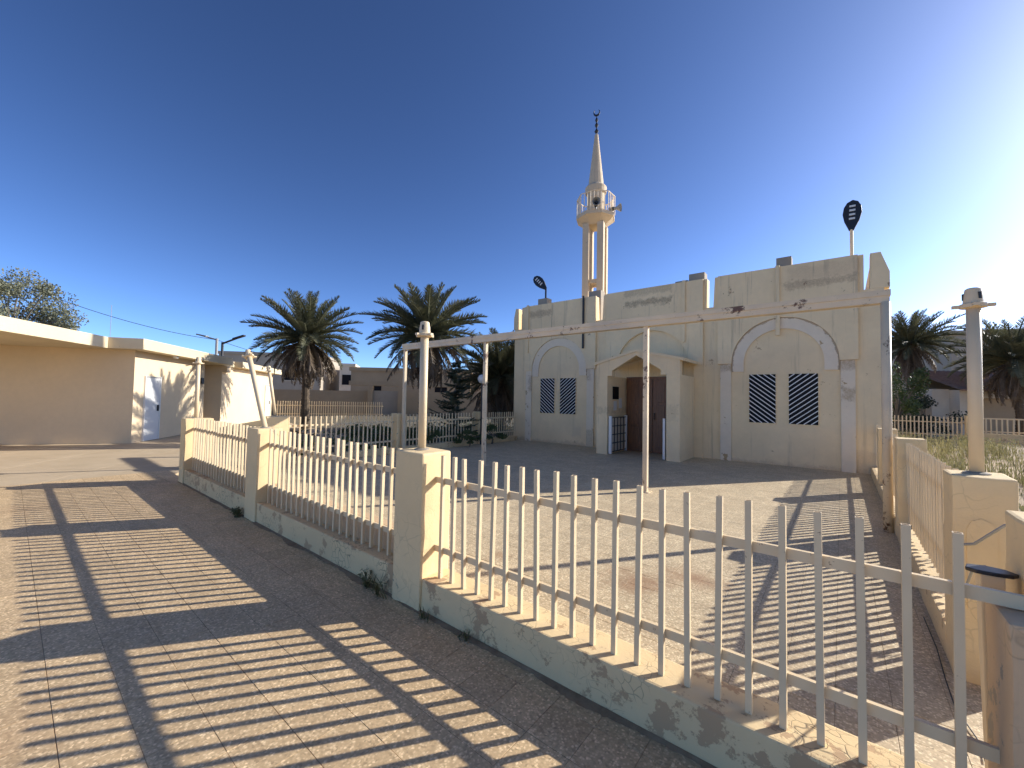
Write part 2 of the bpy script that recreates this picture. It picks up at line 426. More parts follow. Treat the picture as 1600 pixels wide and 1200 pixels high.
def pillar(root, x0, x1, y0, y1, h, mat=None, name='pillar'):
    return MB().box(x0, x1, y0, y1, -.05, h).build(name, mat or m_pillar, root, bevel=.014, rough=.006, cut=.1)

ff = tag(empty('boundary_fence', (-4.3, 2.1, 0)), 'cream picket fence on cracked low wall, nearest, between walkway and courtyard', 'fence')
pillar(ff, -9.23, -8.95, 1.98, 2.40, 1.13)
pillar(ff, -6.02, -5.66, 1.98, 2.27, 1.155)
pillar(ff, -2.79, -2.45, 1.98, 2.27, 1.17)
pillar(ff, .40, .74, 1.98, 2.27, .93, m_rough)
pillar(ff, .518, .85, 2.31, 2.60, 1.18)
fence_run(ff, (-8.95, 2.0, 0), (-6.02, 2.0, 0), 0, 22, (0,1,0), lip=.45)
fence_run(ff, (-5.66, 2.0, 0), (-2.79, 2.0, 0), 0, 21, (0,1,0), lip=.45)
fence_run(ff, (-2.45, 2.0, 0), (.40, 2.0, 0), 0, 22, (0,1,0))
MB().bar((.40, 2.123, .9585), (1.3, 2.123, .9585), .02, .045).build('rail', m_picket, ff)

rf = tag(empty('side_fence', (.62, 8, 0)), 'cream picket fence on right edge of courtyard, running back to the mosque', 'fence')
for y0, y1, h in ((3.57,3.86,1.19), (6.72,7.0,1.2), (9.9,10.18,1.17)):
    pillar(rf, .51, .77, y0, y1, h)
MB().prism([(.565, .42), (.565, .88), (.585, .93), (.625, .95), (.665, .93), (.685, .88), (.685, .42)], 3.564, 3.60).build('arched_plaque', m_pillar, rf)
for a, b, n in ((3.86,6.72,22), (7.0,9.9,22), (10.18,12.48,17)):
    fence_run(rf, (.51, a, 0), (.51, b, 0), 0, n, (1,0,0), top=.19)

wf = tag(empty('garden_fence', (-9.9, 8, 0)), 'cream picket fence left of the mosque, before the palm garden', 'fence')
for y0, y1, x in ((3.55,4.0,-9.98), (6.95,7.25,-10.06), (10.3,10.6,-10.08)):
    pillar(wf, x, x+.3, y0, y1, 1.1)
PK2 = picket_mesh(.13, 1.07)
for a, b, n in ((4.0,6.95,23), (7.25,10.3,23), (10.6,12.48,15)):
    fence_run(wf, (-9.78, a, 0), (-9.78, b, 0), 0, n, (-1,0,0), top=.14, zr=((.84,.885),(.30,.345)), pk=PK2)

farf = tag(empty('street_fence', (5, 26, 0)), 'far cream picket fence across the dry grass on the right', 'fence')
pillar(farf, 4.15, 4.5, 25.85, 26.2, 1.2)
pillar(farf, 1.0, 1.3, 25.85, 26.2, 1.2); pillar(farf, 8.6, 8.9, 25.85, 26.2, 1.2)
PK3 = picket_mesh(.1, 1.12, .045)
fence_run(farf, (1.3, 26, 0), (4.15, 26, 0), 0, 21, (0,1,0), top=.1, zr=((.85,.9),(.3,.35)), pk=PK3)
PK4 = picket_mesh(.45, 1.12, .045)
fence_run(farf, (4.5, 26, 0), (8.6, 26, 0), 0, 27, (0,1,0), top=.46, zr=((1.06,1.12),(.52,.57)), pk=PK4)
gf = tag(empty('far_garden_fence', at(520, 27)), 'faint tan picket fence behind the left palm trunk', 'fence')
PK5 = picket_mesh(.0, 1.15, .04)
a_, b_ = at(432, 26), at(600, 28)
fence_run(gf, a_, b_, 0, 46, (b_-a_).normalized().cross(Vector((0,0,-1))), zr=((.85,.9),(.3,.35)), pk=PK5, wl=False)

# lantern poles without lanterns on the pillars
def lamp_pole(x, y, z, h, label, lean=(0,0), yaw=0):
    r = empty('lamp_pole', (x, y, z)); tag(r, label, 'lamp pole', 'bare lantern poles on the fence pillars')
    top = Vector((x+lean[0], y+lean[1], z+h)); base = Vector((x, y, z-.01)); ax = (top-base).normalized()
    MB().tube([base, base.lerp(top, .5), top], .033, 18).build('pole', m_pole, r, smooth=True)
    MB().lathe([(.06,0),(.06,.01),(.04,.016)], (x,y,z-.004), 18).build('base_flange', m_conc, r)
    q = ax.to_track_quat('Z','Y').to_matrix().to_4x4(); q.translation = top
    c = MB().lathe([(.035,-.014),(.062,-.01),(.062,.012),(.045,.02)], n=20).box(-.092,.092,-.014,.014,-.008,.01).box(-.014,.014,-.085,.085,-.008,.01)
    c.v = [tuple(q @ Vector(p)) for p in c.v]; c.build('collar', m_pole, r)
    c = MB().lathe([(.046,.018),(.043,.06),(.036,.105),(.026,.112)], n=18); c.v = [tuple(q @ Vector(p)) for p in c.v]; cap = c.build('socket', m_pole, r)
    for a in (0, 2.1, 4.2):
        c = MB().box(.034,.0475,-.007,.007,.04,.08)
        mr = q @ Matrix.Rotation(a+yaw, 4, 'Z'); c.v = [tuple(mr @ Vector(p)) for p in c.v]; c.build('slot', m_black, cap)
    return r
lamp_pole(-2.65, 2.13, 1.17, .93, 'bare cream pole standing upright on the nearest fence pillar')
lamp_pole(-5.84, 2.13, 1.155, .96, 'bare cream pole leaning left on the second fence pillar', (-.66, .0))
lamp_pole(-9.1, 2.17, 1.13, 1.0, 'bare upright cream pole on the leftmost corner pillar of the fence')
lamp_pole(-9.82, 3.78, 1.1, 1.0, 'bare cream pole tilted slightly left, on the garden fence end pillar', (.02, -.17))
lamp_pole(.64, 3.74, 1.19, 1.03, 'bare cream pole on the right gate pillar, near the grass')

# ------------------------------------------------------------ canopy frame
cf = tag(empty('canopy_frame', (-4.6, 7.1, 0)), 'white steel frame of bare posts and one long rusty beam across the courtyard', 'frame')
b = MB().box(-9.72, .49, 7.03, 7.17, 2.91, 3.0).build('beam', m_beam, cf)
MB().box(-9.72, .50, 7.015, 7.185, 3.0, 3.075).build('top_channel', m_beam, cf)
MB().tube([(.45,7.05,-.01),(.45,7.05,2.92)], .05, 20).build('post', m_beam, cf, smooth=True, label='thick round corner post')
for x in (-6.56, -2.69):
    MB().box(x-.04, x+.04, 7.06, 7.14, -.01, 2.915).build('post', m_beam, cf, bevel=.004)
    MB().box(x-.09, x+.09, 7.01, 7.19, -.005, .012).build('base_plate', m_beam, cf)
MB().box(-9.71, -9.63, 7.06, 7.14, -.01, 2.915).build('post', m_beam, cf, bevel=.004)

# ------------------------------------------------------------ mosque
mo = tag(empty('mosque', (-4.6, 12.5, 0)), 'cream plastered mosque with three arched bays and a gabled porch', 'mosque')
XL, XR, YF, YB = -10.0, .78, 12.5, 20.5
MB().box(XL, XR, YF, YB, -.05, 4.28).build('wall', m_fac, mo)
TOP = 5.12
def merlon(pts, y0=YF+.001, y1=YF+.26): MB().prism(pts, y0, y1).build('parapet', m_panel, mo, bevel=.008)
merlon([(-10.06,4.281),(-9.83,4.281),(-9.83,5.1),(-9.97,5.12),(-10.06,4.75)])
merlon([(-9.67,4.281),(-6.47,4.281),(-6.49,TOP),(-9.66,TOP)])
merlon([(-6.24,4.281),(-2.98,4.281),(-2.97,TOP),(-6.2,TOP)])
merlon([(-2.81,4.281),(.43,4.281),(.43,TOP),(-2.77,TOP)])
merlon([(.53,4.281),(.88,4.281),(.88,4.64),(.73,TOP),(.545,TOP)])
for x0, x1 in ((XL, XL+.22), (XR-.22, XR)):
    MB().box(x0, x1, YF+.27, YB, 4.281, 4.95).build('parapet', m_panel, mo)
MB().box(XL+.23, XR-.23, YB-.22, YB, 4.281, 4.95).build('parapet', m_panel, mo)
def arch_panel(x0, x1, xc, zc, R, z0, y0, y1, name='bay_panel', mat=None, ztop=TOP-.003):
    b = MB(); N = 28
    ar = [(xc-R*math.cos(math.pi*i/N), zc+R*math.sin(math.pi*i/N)) for i in range(N+1)]
    b.box(x0, xc-R, y0, y1, z0, ztop); b.box(xc+R, x1, y0, y1, z0, ztop)
    if z0 < zc-.001: pass
    for i in range(N):
        (xa, za), (xb, zb) = ar[i], ar[i+1]
        b.add([(xa,y0,za),(xb,y0,zb),(xb,y0,ztop),(xa,y0,ztop),(xa,y1,za),(xb,y1,zb),(xb,y1,ztop),(xa,y1,ztop)],
              [(0,1,2,3),(7,6,5,4),(0,4,5,1),(3,2,6,7)])
    return b.build(name, mat or m_panel, mo)
BAYS = (-7.95, -4.565, -1.18)
for i, xc in enumerate(BAYS):
    arch_panel(xc-1.50, xc+1.50, xc, 2.645, 1.155 if i != 1 else 1.115, 2.645, YF-.08, YF-.001)
def arch_ring(xc, zc, Ro, Ri, leg, y0, y1):
    b = MB(); N = 32; o, n_ = [], []
    prof = [(math.pi*i/N) for i in range(N+1)]
    po = [(xc-Ro, zc-leg)]+[(xc-Ro*math.cos(a), zc+Ro*math.sin(a)) for a in prof]+[(xc+Ro, zc-leg)]
    pi_ = [(xc-Ri, zc-leg)]+[(xc-Ri*math.cos(a), zc+Ri*math.sin(a)) for a in prof]+[(xc+Ri, zc-leg)]
    for i in range(len(po)-1):
        A, B2, C, D = po[i], po[i+1], pi_[i+1], pi_[i]
        b.add([(p[0],y0,p[1]) for p in (A,B2,C,D)]+[(p[0],y1,p[1]) for p in (A,B2,C,D)], [(0,1,2,3),(7,6,5,4),(0,4,5,1),(2,6,7,3)])
    b.add([(po[0][0],y0,po[0][1]),(pi_[0][0],y0,pi_[0][1]),(pi_[0][0],y1,pi_[0][1]),(po[0][0],y1,po[0][1])], [(0,1,2,3)])
    b.add([(po[-1][0],y0,po[-1][1]),(pi_[-1][0],y0,pi_[-1][1]),(pi_[-1][0],y1,pi_[-1][1]),(po[-1][0],y1,po[-1][1])], [(0,1,2,3)])
    return b.build('arch', m_arch, mo, label='white arch band over the window bay')
for xc in (BAYS[0], BAYS[2]):
    arch_ring(xc, 2.645, 1.15, .865, .225, YF-.045, YF-.002)
    for s in (-1, 1):
        x = xc+s*1.305
        MB().box(x-.135, x+.135, YF-.05, YF-.003, -.02, 2.64).build('pilaster', m_white, mo, bevel=.005, label='white painted pilaster')
for x0, x1 in ((-6.06,-5.8),(-3.33,-3.07)):
    MB().box(x0, x1, YF-.05, YF-.003, -.02, 2.64).build('pilaster', m_fac, mo, bevel=.005)
for x in (-9.30, -3.59, -1.26):
    MB().box(x-.045, x+.045, YF-.13, YF-.081, 3.33, 5.15).build('rib', m_fac, mo, bevel=.006)
MB().tube([(-6.9,YF-.13,3.35),(-6.9,YF-.13,5.17)], .035, 10).build('downpipe', m_black, mo, label='black downpipe')
# windows with slanting bars
def window(x0, x1, z0, z1, sgn):
    w = MB().box(x0, x1, YF-.012, YF+.05, z0, z1).build('window', m_dark, mo)
    for xa, xb, za, zb in ((x0-.012,x1+.012,z0-.012,z0),(x0-.012,x1+.012,z1,z1+.012),(x0-.012,x0,z0,z1),(x1,x1+.012,z0,z1)):
        MB().box(xa, xb, YF-.03, YF-.001, za, zb).build('frame', m_fac, w)
    k = .80; sp = .118; wd = x1-x0; i = 0; c = z0-wd*k
    while c < z1:
        # line z = c + k*(u)  u from 0..wd (or mirrored)
        ua, ub = max(0, (z0-c)/k), min(wd, (z1-c)/k)
        if ub-ua > .03:
            f = (lambda u: x0+u) if sgn > 0 else (lambda u: x1-u)
            MB().bar((f(ua), YF-.024, c+k*ua), (f(ub), YF-.024, c+k*ub), (.02), .02, up=Vector((0,-1,0))).build('bar', m_wpaint, w)
        c += sp
for x0, x1, s in ((-1.92,-1.32,-1), (-1.04,-.44,1), (-8.72,-8.10,-1), (-7.86,-7.22,1)):
    window(x0, x1, 1.07, 2.34, s)
# porch
PY = 11.1
porch = empty('porch', (-4.49, PY, 0)); attach(porch, mo)
def ppart(b, name, mat=None, **k): return b.build(name, mat or m_fac, porch, **k)
ppart(MB().box(-5.70, -5.36, PY, YF-.06, -.02, 2.30), 'pier', bevel=.008)
ppart(MB().box(-3.65, -3.30, PY, YF-.06, -.02, 2.30), 'pier', bevel=.008)
ppart(MB().prism([(-5.70,2.301),(-5.36,2.301),(-5.22,2.301),(-5.22,2.45),(-4.49,2.87),(-3.80,2.44),(-3.80,2.301),(-3.65,2.301),(-3.30,2.301),(-3.30,2.70),(-4.49,3.0),(-5.70,2.66)], PY, PY+.2), 'gable')
ppart(MB().prism([(-5.80,2.62),(-4.49,2.97),(-3.20,2.66),(-3.20,2.74),(-4.49,3.04),(-5.80,2.70)], PY-.03, YF-.085), 'roof', m_fac)
door = MB().box(-5.34, -3.66, YF-.07, YF-.004, 0, 2.33).build('door', m_wood, mo, label='brown wooden double door in the porch')
for x0 in (-5.27, -4.47):
    MB().box(x0, x0+.77, YF-.10, YF-.071, .02, 2.24).build('leaf', m_wood, door, bevel=.006)
    for z0, z1 in ((.15,.75),(.85,1.45),(1.55,2.12)):
        for dx in (.1, .42):
            MB().box(x0+dx, x0+dx+.25, YF-.113, YF-.099, z0, z1).build('panel', m_wood, door, bevel=.008)
MB().tube([(-4.42,YF-.14,1.02),(-4.42,YF-.14,1.22)], .014, 8).build('handle', m_black, door)
for z in (1.03, 1.21): MB().box(-4.43, -4.41, YF-.15, YF-.099, z-.01, z+.01).build('handle', m_black, door)
tag(MB().box(-5.355, -5.335, 11.45, 11.85, 1.62, 2.0).build('notice_board', m_dark), 'small dark notice board on the left inside wall of the porch', 'board')
def rack(x0, x1, f, label):
    r = tag(empty('folding_gate', ((x0+x1)/2, 11.8, 0)), label, 'gate', 'white gates folded back inside the porch')
    MB().box(x0, x1, 11.16, 11.22, .02, 1.12).build('post', m_wpaint, r); MB().box(x0, x1, 12.24, 12.30, .02, 1.12).build('post', m_wpaint, r)
    MB().box((x0+x1)/2-.008, (x0+x1)/2+.008, 11.22, 12.24, .06, 1.08).build('panel', m_far3, r)
    xf = (x0+x1)/2+f*.018
    for k in range(5): MB().box(xf-.009, xf+.009, 11.22, 12.24, .06+k*.25, .085+k*.25).build('bar', m_black, r)
    for k in range(4): y = 11.42+k*.22; MB().box(xf-.0085, xf+.0085, y-.012, y+.012, .06, 1.08).build('bar', m_black, r)
rack(-5.335, -5.25, 1, 'white gate leaf with black grid folded along the left inside of the porch')
rack(-3.76, -3.70, -1, 'white gate leaf seen edge-on at the right inside of the porch')
for x, y, z, w_, h_, lab in ((-5.352, 12.0, 1.35, .21, .30, 'small white paper notice above the folded gate'), (-5.352, 11.62, 1.28, .21, .28, 'small paper notice below the dark notice board')):
    tag(MB().box(x, x+.004, y-w_/2, y+w_/2, z, z+h_).build('paper_notice', m_wpaint), lab, 'notice')
# roof blocks
for i, (x, w, y, h, lab) in enumerate(((-8.9,.42,12.9,5.44,'grey block on the parapet behind the left bay'), (-6.68,.46,12.9,5.40,'grey block beside the slot between the left and middle bay'),
        (-3.33,.44,12.9,5.42,'grey block above the right end of the middle bay'), (-1.16,.34,12.9,5.46,'grey block on the parapet over the right bay'))):
    o = MB().box(x-w/2, x+w/2, 12.78, 13.1, 4.285, h).build('roof_block', m_conc, bevel=.01); tag(o, lab, 'block', 'grey concrete blocks on the mosque roof')
o = MB().box(-3.95, -3.58, 12.78, 13.0, 4.285, 5.26).build('roof_slab', m_conc, bevel=.01); tag(o, 'low dark slab left of the grey block above the middle bay', 'block', 'grey concrete blocks on the mosque roof')
# roof lamps
def roof_lamp(x, y, z0, z1, tilt_dir, label, pm):
    r = tag(empty('street_lamp', (x, y, 4.28)), label, 'lamp', 'led street lamps on the mosque roof')
    MB().tube([(x,y,4.27),(x,y,z1)], .035, 10).build('pole', pm, r)
    d = Vector(tilt_dir).normalized(); base = Vector((x,y,z1-.02))
    n_ = (Vector((0,0,1.6))-base); n_ = (n_-d*n_.dot(d)).normalized(); s = d.cross(n_).normalized()
    outl = [(0,.05),(.08,.08),(.25,.15),(.45,.19),(.62,.17),(.74,.11),(.8,.0)]
    ring = [(a,b) for a,b in outl]+[(a,-b) for a,b in reversed(outl[:-1])]
    vs = [base+d*a+s*b+n_*.03 for a,b in ring]+[base+d*a+s*b-n_*.03 for a,b in ring]; k = len(ring)
    MB().add(vs, [tuple(range(k)), tuple(range(2*k-1,k-1,-1))]+[(i,(i+1)%k,(i+1)%k+k,i+k) for i in range(k)]).build('lamp_head', m_black, r, bevel=.008)
    for a in (.3,.41,.52,.63):
        c = base+d*a+n_*.036
        MB().bar(c-s*.06, c+s*.06, .045, .012, up=n_).build('led_lens', m_led, r)
roof_lamp(-9.04, 13.2, 0, 5.95, (-.62, 0, .62), 'black leaf-shaped street lamp tilted over the left bay roof', m_black)
roof_lamp(.23, 13.2, 0, 5.99, (.04, .1, 1), 'black leaf-shaped street lamp upright on a pale pole over the right bay', m_pole)

# ------------------------------------------------------------ minaret
mx, my = -7.53, 14.4
mi = tag(empty('minaret', (mx, my, 4.28)), 'slender cream minaret of four columns with railed balcony and pointed cone', 'minaret')
def mrot(b):
    m = Matrix.Translation((mx,my,0)) @ Matrix.Rotation(rad(13.6), 4, 'Z'); b.v = [tuple(m @ Vector(p)) for p in b.v]; return b
for sx in (-1, 1):
    for sy in (-1, 1):
        mrot(MB().box(sx*.285-.125, sx*.285+.125, sy*.285-.125, sy*.285+.125, 4.27, 8.46)).build('column', m_min, mi, bevel=.01)
for z in (6.1,):
    for b4 in ((-.17,.17,-.33,-.23),(-.17,.17,.23,.33),(.23,.33,-.17,.17),(-.33,-.23,-.17,.17)):
        mrot(MB().box(*b4, z, z+.16)).build('brace', m_min, mi)
MB().lathe([(.40,8.40),(.74,8.66),(.78,8.68),(.78,8.82),(.74,8.83)], (mx,my,0), 8).build('balcony', m_min, mi)
rl = MB().tube([(mx+.74*math.cos(a*math.pi/4+.39), my+.74*math.sin(a*math.pi/4+.39), 9.56) for a in range(9)], .02, 6).build('railing', m_white, mi)
for a in range(32):
    t = 2*math.pi*a/32
    k = .74*math.cos(math.pi/8)/math.cos(((t-.39+math.pi/8*0) % (math.pi/4))-math.pi/8)
    x, y = mx+k*math.cos(t), my+k*math.sin(t)
    MB().box(x-.011, x+.011, y-.011, y+.011, 8.82, 9.56).build('baluster', m_white, rl)
MB().lathe([(.34,8.82),(.34,9.72),(.41,9.76),(.42,9.98),(.36,10.05),(.30,10.1)], (mx,my,0), 24).build('drum', m_min, mi, smooth=False)
MB().lathe([(.30,10.08),(.28,10.3),(.07,12.15),(.03,12.2)], (mx,my,0), 16).build('spire', m_min, mi)
fin = MB()
for z, r in ((12.30,.085),(12.55,.075),(12.76,.065)):
    fin.lathe([(.012,z-.13),(r,z),(.012,z+.13)], (mx,my,0), 10)
fin.tube([(mx,my,12.15),(mx,my,12.95)], .014, 8)
n = 18; vs = []
for i in range(n+1):   # crescent in a plane facing the court
    a = rad(-235+i*(290/n)); w = .045*math.sin(math.pi*i/n)+.004
    p = Vector((mx+.13*math.cos(a)*.9, my+.13*math.cos(a)*.3, 13.07+.13*math.sin(a)))
    q = Vector((math.cos(a)*.9, math.cos(a)*.3, math.sin(a)))
    vs += [p+q*w*.3, p-q*w]
fc = [(2*i,2*i+2,2*i+3,2*i+1) for i in range(n)]
nn = Vector((.3,-.9,0))*.02
fin.add([v+nn for v in vs], fc); fin.add([v-nn for v in vs], fc)
fin.add([v+nn for v in vs]+[v-nn for v in vs], [(2*i,2*i+2,2*i+2+2*(n+1),2*i+2*(n+1)) for i in range(n)]+[(2*i+1,2*i+3,2*i+3+2*(n+1),2*i+1+2*(n+1)) for i in range(n)])
fin.build('finial', m_black, mi, label='black finial of three beads and a crescent')
def speaker(ang, label):
    d = Vector((math.cos(ang), math.sin(ang), -.05)).normalized(); c = Vector((mx,my,9.05))+d*.62
    r = tag(empty('loudspeaker', c), label, 'loudspeaker', 'horn loudspeakers on the minaret balcony')
    MB().tube([c+d*.02, c+d*.12, c+d*.2, c+d*.36, c+d*.38], [.06,.065,.05,.15,.155], 18, cap=False).build('horn', m_grey, r, smooth=True)
    MB().tube([c-d*.06, c+d*.12], .075, 14).build('driver', m_black, r)
    MB().tube([c+d*.12, c+d*.30], [.05,.045], 10).build('throat', m_black, r)
    MB().box(c.x-.02, c.x+.02, c.y-.02, c.y+.02, 8.82, c.z).build('bracket', m_black, r)
speaker(math.atan2(-14.4, 7.53)+.02, 'grey horn loudspeaker on the minaret facing the courtyard')
speaker(math.atan2(-14.4, 7.53)+1.25, 'grey horn loudspeaker on the minaret pointing right')

# ------------------------------------------------------------ annex on the left, square to LD / SD
an = tag(empty('annex_building', C0), 'low cream annex with flat overhanging roof and white doors on the left', 'building')
def lp(u, v, z): p = C0+LD*u+SD*v; return (p.x, p.y, z)
def lbox(b, u0, u1, v0, v1, z0, z1):
    return b.add([lp(u0,v0,z0),lp(u1,v0,z0),lp(u1,v1,z0),lp(u0,v1,z0),lp(u0,v0,z1),lp(u1,v0,z1),lp(u1,v1,z1),lp(u0,v1,z1)],
                 [(3,2,1,0),(4,5,6,7),(0,1,5,4),(1,2,6,5),(2,3,7,6),(3,0,4,7)])
ZS, ZT = 2.86, 3.19
lbox(MB(), 0, 4.65, -7, 0, -.05, ZS).build('wall', m_left, an)
lbox(MB(), 4.65, 6.35, -7, -.7, -.05, ZS).build('recess_wall', m_left, an)
lbox(MB(), 6.35, 14.0, -7, 0, -.05, ZS-.02).build('wall', m_left, an)
lbox(MB(), -.49, 6.3, -7.4, .45, ZS, ZT).build('roof_slab', m_fascia, an, bevel=.01)
lbox(MB(), 6.301, 7.6, -7.4, .06, ZS-.015, ZT-.06).build('roof_slab', m_fascia, an)
lbox(MB(), 7.601, 14.4, -7.4, .42, ZS-.019, ZT-.05).build('roof_slab', m_fascia, an, bevel=.01)
lbox(MB(), -9.5, -.491, -7.4, -.42, ZS-.003, ZT-.004).build('canopy_slab', m_fascia, an, bevel=.01)
lbox(MB(), -9.3, -9.0, -7.2, -6.9, -.05, ZS-.01).build('canopy_column', m_left, an)
lbox(MB(), -9.3, -9.0, -1.2, -.9, -.05, ZS-.01).build('canopy_column', m_left, an)
lbox(MB(), 6.36, 6.75, .001, .2, 2.55, ZS-.03).build('bracket', m_left, an)
def adoor(u0, u1, v, lab=None):
    d = lbox(MB(), u0, u1, v+.001, v+.03, 0, 2.05).build('door', m_wpaint, an)
    for a, b2, z0, z1 in ((u0-.05,u0,0,2.1),(u1,u1+.05,0,2.1),(u0,u1,2.05,2.1)):
        lbox(MB(), a, b2, v+.001, v+.05, z0, z1).build('frame', m_grey if z0 else m_wpaint, d)
    lbox(MB(), u1-.13, u1-.09, v+.03, v+.075, .95, 1.15).build('handle', m_black, d)
adoor(.56, 1.36, 0); adoor(5.1, 5.95, -.7); adoor(12.6, 13.4, 0)
lbox(MB(), 4.3, 4.5, .001, .05, 1.95, 2.2).build('vent', m_black, an)
lbox(MB(), 1.7, 1.84, .2, .32, ZS-.07, ZS).build('bulkhead_lamp', m_led, an)
# antenna on the annex roof
p = C0+LD*5+SD*(-3.5)
a_ = tag(empty('antenna', (p.x,p.y,ZT)), 'thin whip antenna on the annex roof', 'antenna')
MB().box(p.x-.12,p.x+.12,p.y-.12,p.y+.12,ZT-.01,ZT+.3).build('box', m_grey, a_); MB().tube([(p.x,p.y,ZT+.28),(p.x,p.y,ZT+1.9)], .009, 6).build('whip', m_grey, a_)

# ------------------------------------------------------------ vegetation
def frond_mesh(L, curve, droop, leaf_l, mat, seed, n=34, dens=1.0, fold=.5):
    rnd = random.Random(seed); b = MB()
    pts = []; a = 0; p = Vector((0,0,0)); st = L/16
    for i in range(17):
        pts.append(p.copy()); ang = -curve*(i/16)**1.5
        p = p + Vector((math.cos(ang), 0, math.sin(ang)))*st
    b.tube(pts, [.028*(1-i/17)+.004 for i in range(17)], 4)
    for i in range(n):
        f = .12+.87*i/(n-1); j = min(15, int(f*16)); q = pts[j].lerp(pts[j+1], f*16-j) if j < 16 else pts[16]
        d = (pts[min(16,j+1)]-pts[j]).normalized(); up = Vector((-d.z,0,d.x))
        ll = leaf_l*(math.sin(math.pi*min(1,f*.8+.16))**.7)*rnd.uniform(.8,1.1)
        for s in (-1,1):
            if rnd.random() > dens: continue
            dirv = (d*rnd.uniform(.55,.95)+Vector((0,s,0))*rnd.uniform(.6,.9)+up*rnd.uniform(fold-.25,fold+.25)-Vector((0,0,droop*rnd.uniform(.4,1.2)))).normalized()
            w = d*.0085
            tip = q+dirv*ll; midp = q+dirv*ll*.5 - Vector((0,0,.0))
            b.add([q-w*.6, midp-w, tip, midp+w, q+w*.6], [(0,1,2,3,4)])
    me = bpy.data.meshes.new('frond'); me.from_pydata(b.v, [], b.f); me.materials.append(mat); return me
FG = [frond_mesh(1, c, .18, .19, m_frond, i, 58) for i, c in enumerate((.35,.6,.9,1.15))]
FD = [frond_mesh(1, c, .9, .15, m_dry, 20+i, 44, .85, -.1) for i, c in enumerate((.5,.9,1.3))]
def palm(x, y, h, R, label, ng=72, nd=58, seed=1, tr=.17):
    rnd = random.Random(seed)
    r = tag(empty('palm_tree', (x, y, 0)), label, 'palm tree', 'date palms around the mosque')
    b = MB(); N = 26; lean = Vector((rnd.uniform(-.25,.25), rnd.uniform(-.25,.25), 0))
    for i in range(N):
        z0, z1 = h*i/N, h*(i+1)/N; c0 = Vector((x,y,z0))+lean*(i/N)**2; c1 = Vector((x,y,z1))+lean*((i+1)/N)**2
        k = 1.25-.3*min(1,i/6)
        b.tube([c0-Vector((0,0,.05 if i == 0 else 0)), c1], [tr*k*rnd.uniform(.86,.95), tr*k*rnd.uniform(1.05,1.2)], 10)
    b.build('trunk', m_bark, r)
    b = MB(); top = Vector((x,y,h))+lean
    b.lathe([(tr*1.1,-.35),(tr*1.7,-.05),(tr*1.6,.25),(tr*.7,.5)], top, 10)
    for i in range(34):   # cut leaf bases
        t = i*2.4; z = -.5+.8*(i/34); d = Vector((math.cos(t), math.sin(t), .9)).normalized(); q = top+Vector((math.cos(t)*tr*1.2, math.sin(t)*tr*1.2, z))
        b.bar(q, q+d*.26, .09, .035)
    b.build('crown_base', m_bark, r)
    loc = top-Vector((x,y,0))+Vector((0,0,.15))
    for i in range(ng):
        f = i/(ng-1); el = rad(82-100*f**.85)+rnd.gauss(0,.08); az = i*2.39996+rnd.gauss(0,.15)
        L = R*rnd.uniform(.95,1.18)*(0.85+.2*math.sin(math.pi*f))
        me = FG[min(3, int(rnd.uniform(0,1.6)+f*2.2))]
        inst(me, 'frond', r, loc+Vector((math.cos(az)*tr, math.sin(az)*tr, .25*(1-f))), (rnd.gauss(0,.25), -el, az), (L,L*1.05,L))
    for i in range(nd):
        el = rad(-15-68*rnd.random()**.8); az = i*2.39996+rnd.gauss(0,.3); L = R*rnd.uniform(.75,1.05)
        inst(FD[rnd.randrange(3)], 'frond', r, loc+Vector((math.cos(az)*tr, math.sin(az)*tr, -.15)), (rnd.gauss(0,.3), -el, az), (L,L,L))
    return r
palm(-19.2, 8.65, 3.95, 2.15, 'date palm with brown skirt, leftmost, nearest the annex', seed=3)
pp = at(660, 16.9)
palm(pp.x, pp.y, 3.95, 2.15, 'tall dense date palm in the middle, behind the bare upright pole', seed=5, ng=88, nd=60)
palm(-12.9, 15.2, 2.4, 2.3, 'dark shaded date palm close against the left side of the mosque', seed=9, ng=84, nd=70)
palm(3.1, 32.5, 4.9, 2.0, 'hazy date palm just right of the mosque corner', seed=12)
palm(6.9, 31.5, 3.7, 2.2, 'date palm behind the right gate pole, before the grey house', seed=14)

def leaf_cloud(b, c, rx, ry, rz, n, s, rnd, clumps=14):
    cl = []
    for i in range(clumps):
        while True:
            v = Vector((rnd.uniform(-1,1), rnd.uniform(-1,1), rnd.uniform(-1,1)))
            if .25 < v.length < 1: break
        cl.append((Vector((v.x*rx, v.y*ry, v.z*rz)), rnd.uniform(.22,.42)))
    for i in range(n):
        cc, k = rnd.choice(cl)
        v = Vector((rnd.gauss(0,1), rnd.gauss(0,1), rnd.gauss(0,1))).normalized()*rnd.random()**.4*k
        p = Vector(c)+cc+Vector((v.x*rx, v.y*ry, v.z*rz))
        a = Vector((rnd.gauss(0,1), rnd.gauss(0,1), rnd.gauss(0,.6))).normalized(); e = a.orthogonal().normalized(); e.rotate(Matrix.Rotation(rnd.uniform(0,6.28), 3, a))
        f = a.cross(e)*s*.5; e = e*s*rnd.uniform(.7,1.3)
        b.add([p-e*.5, p+f*.6, p+e*.6, p-f*.6], [(0,1,2,3)])
    return cl
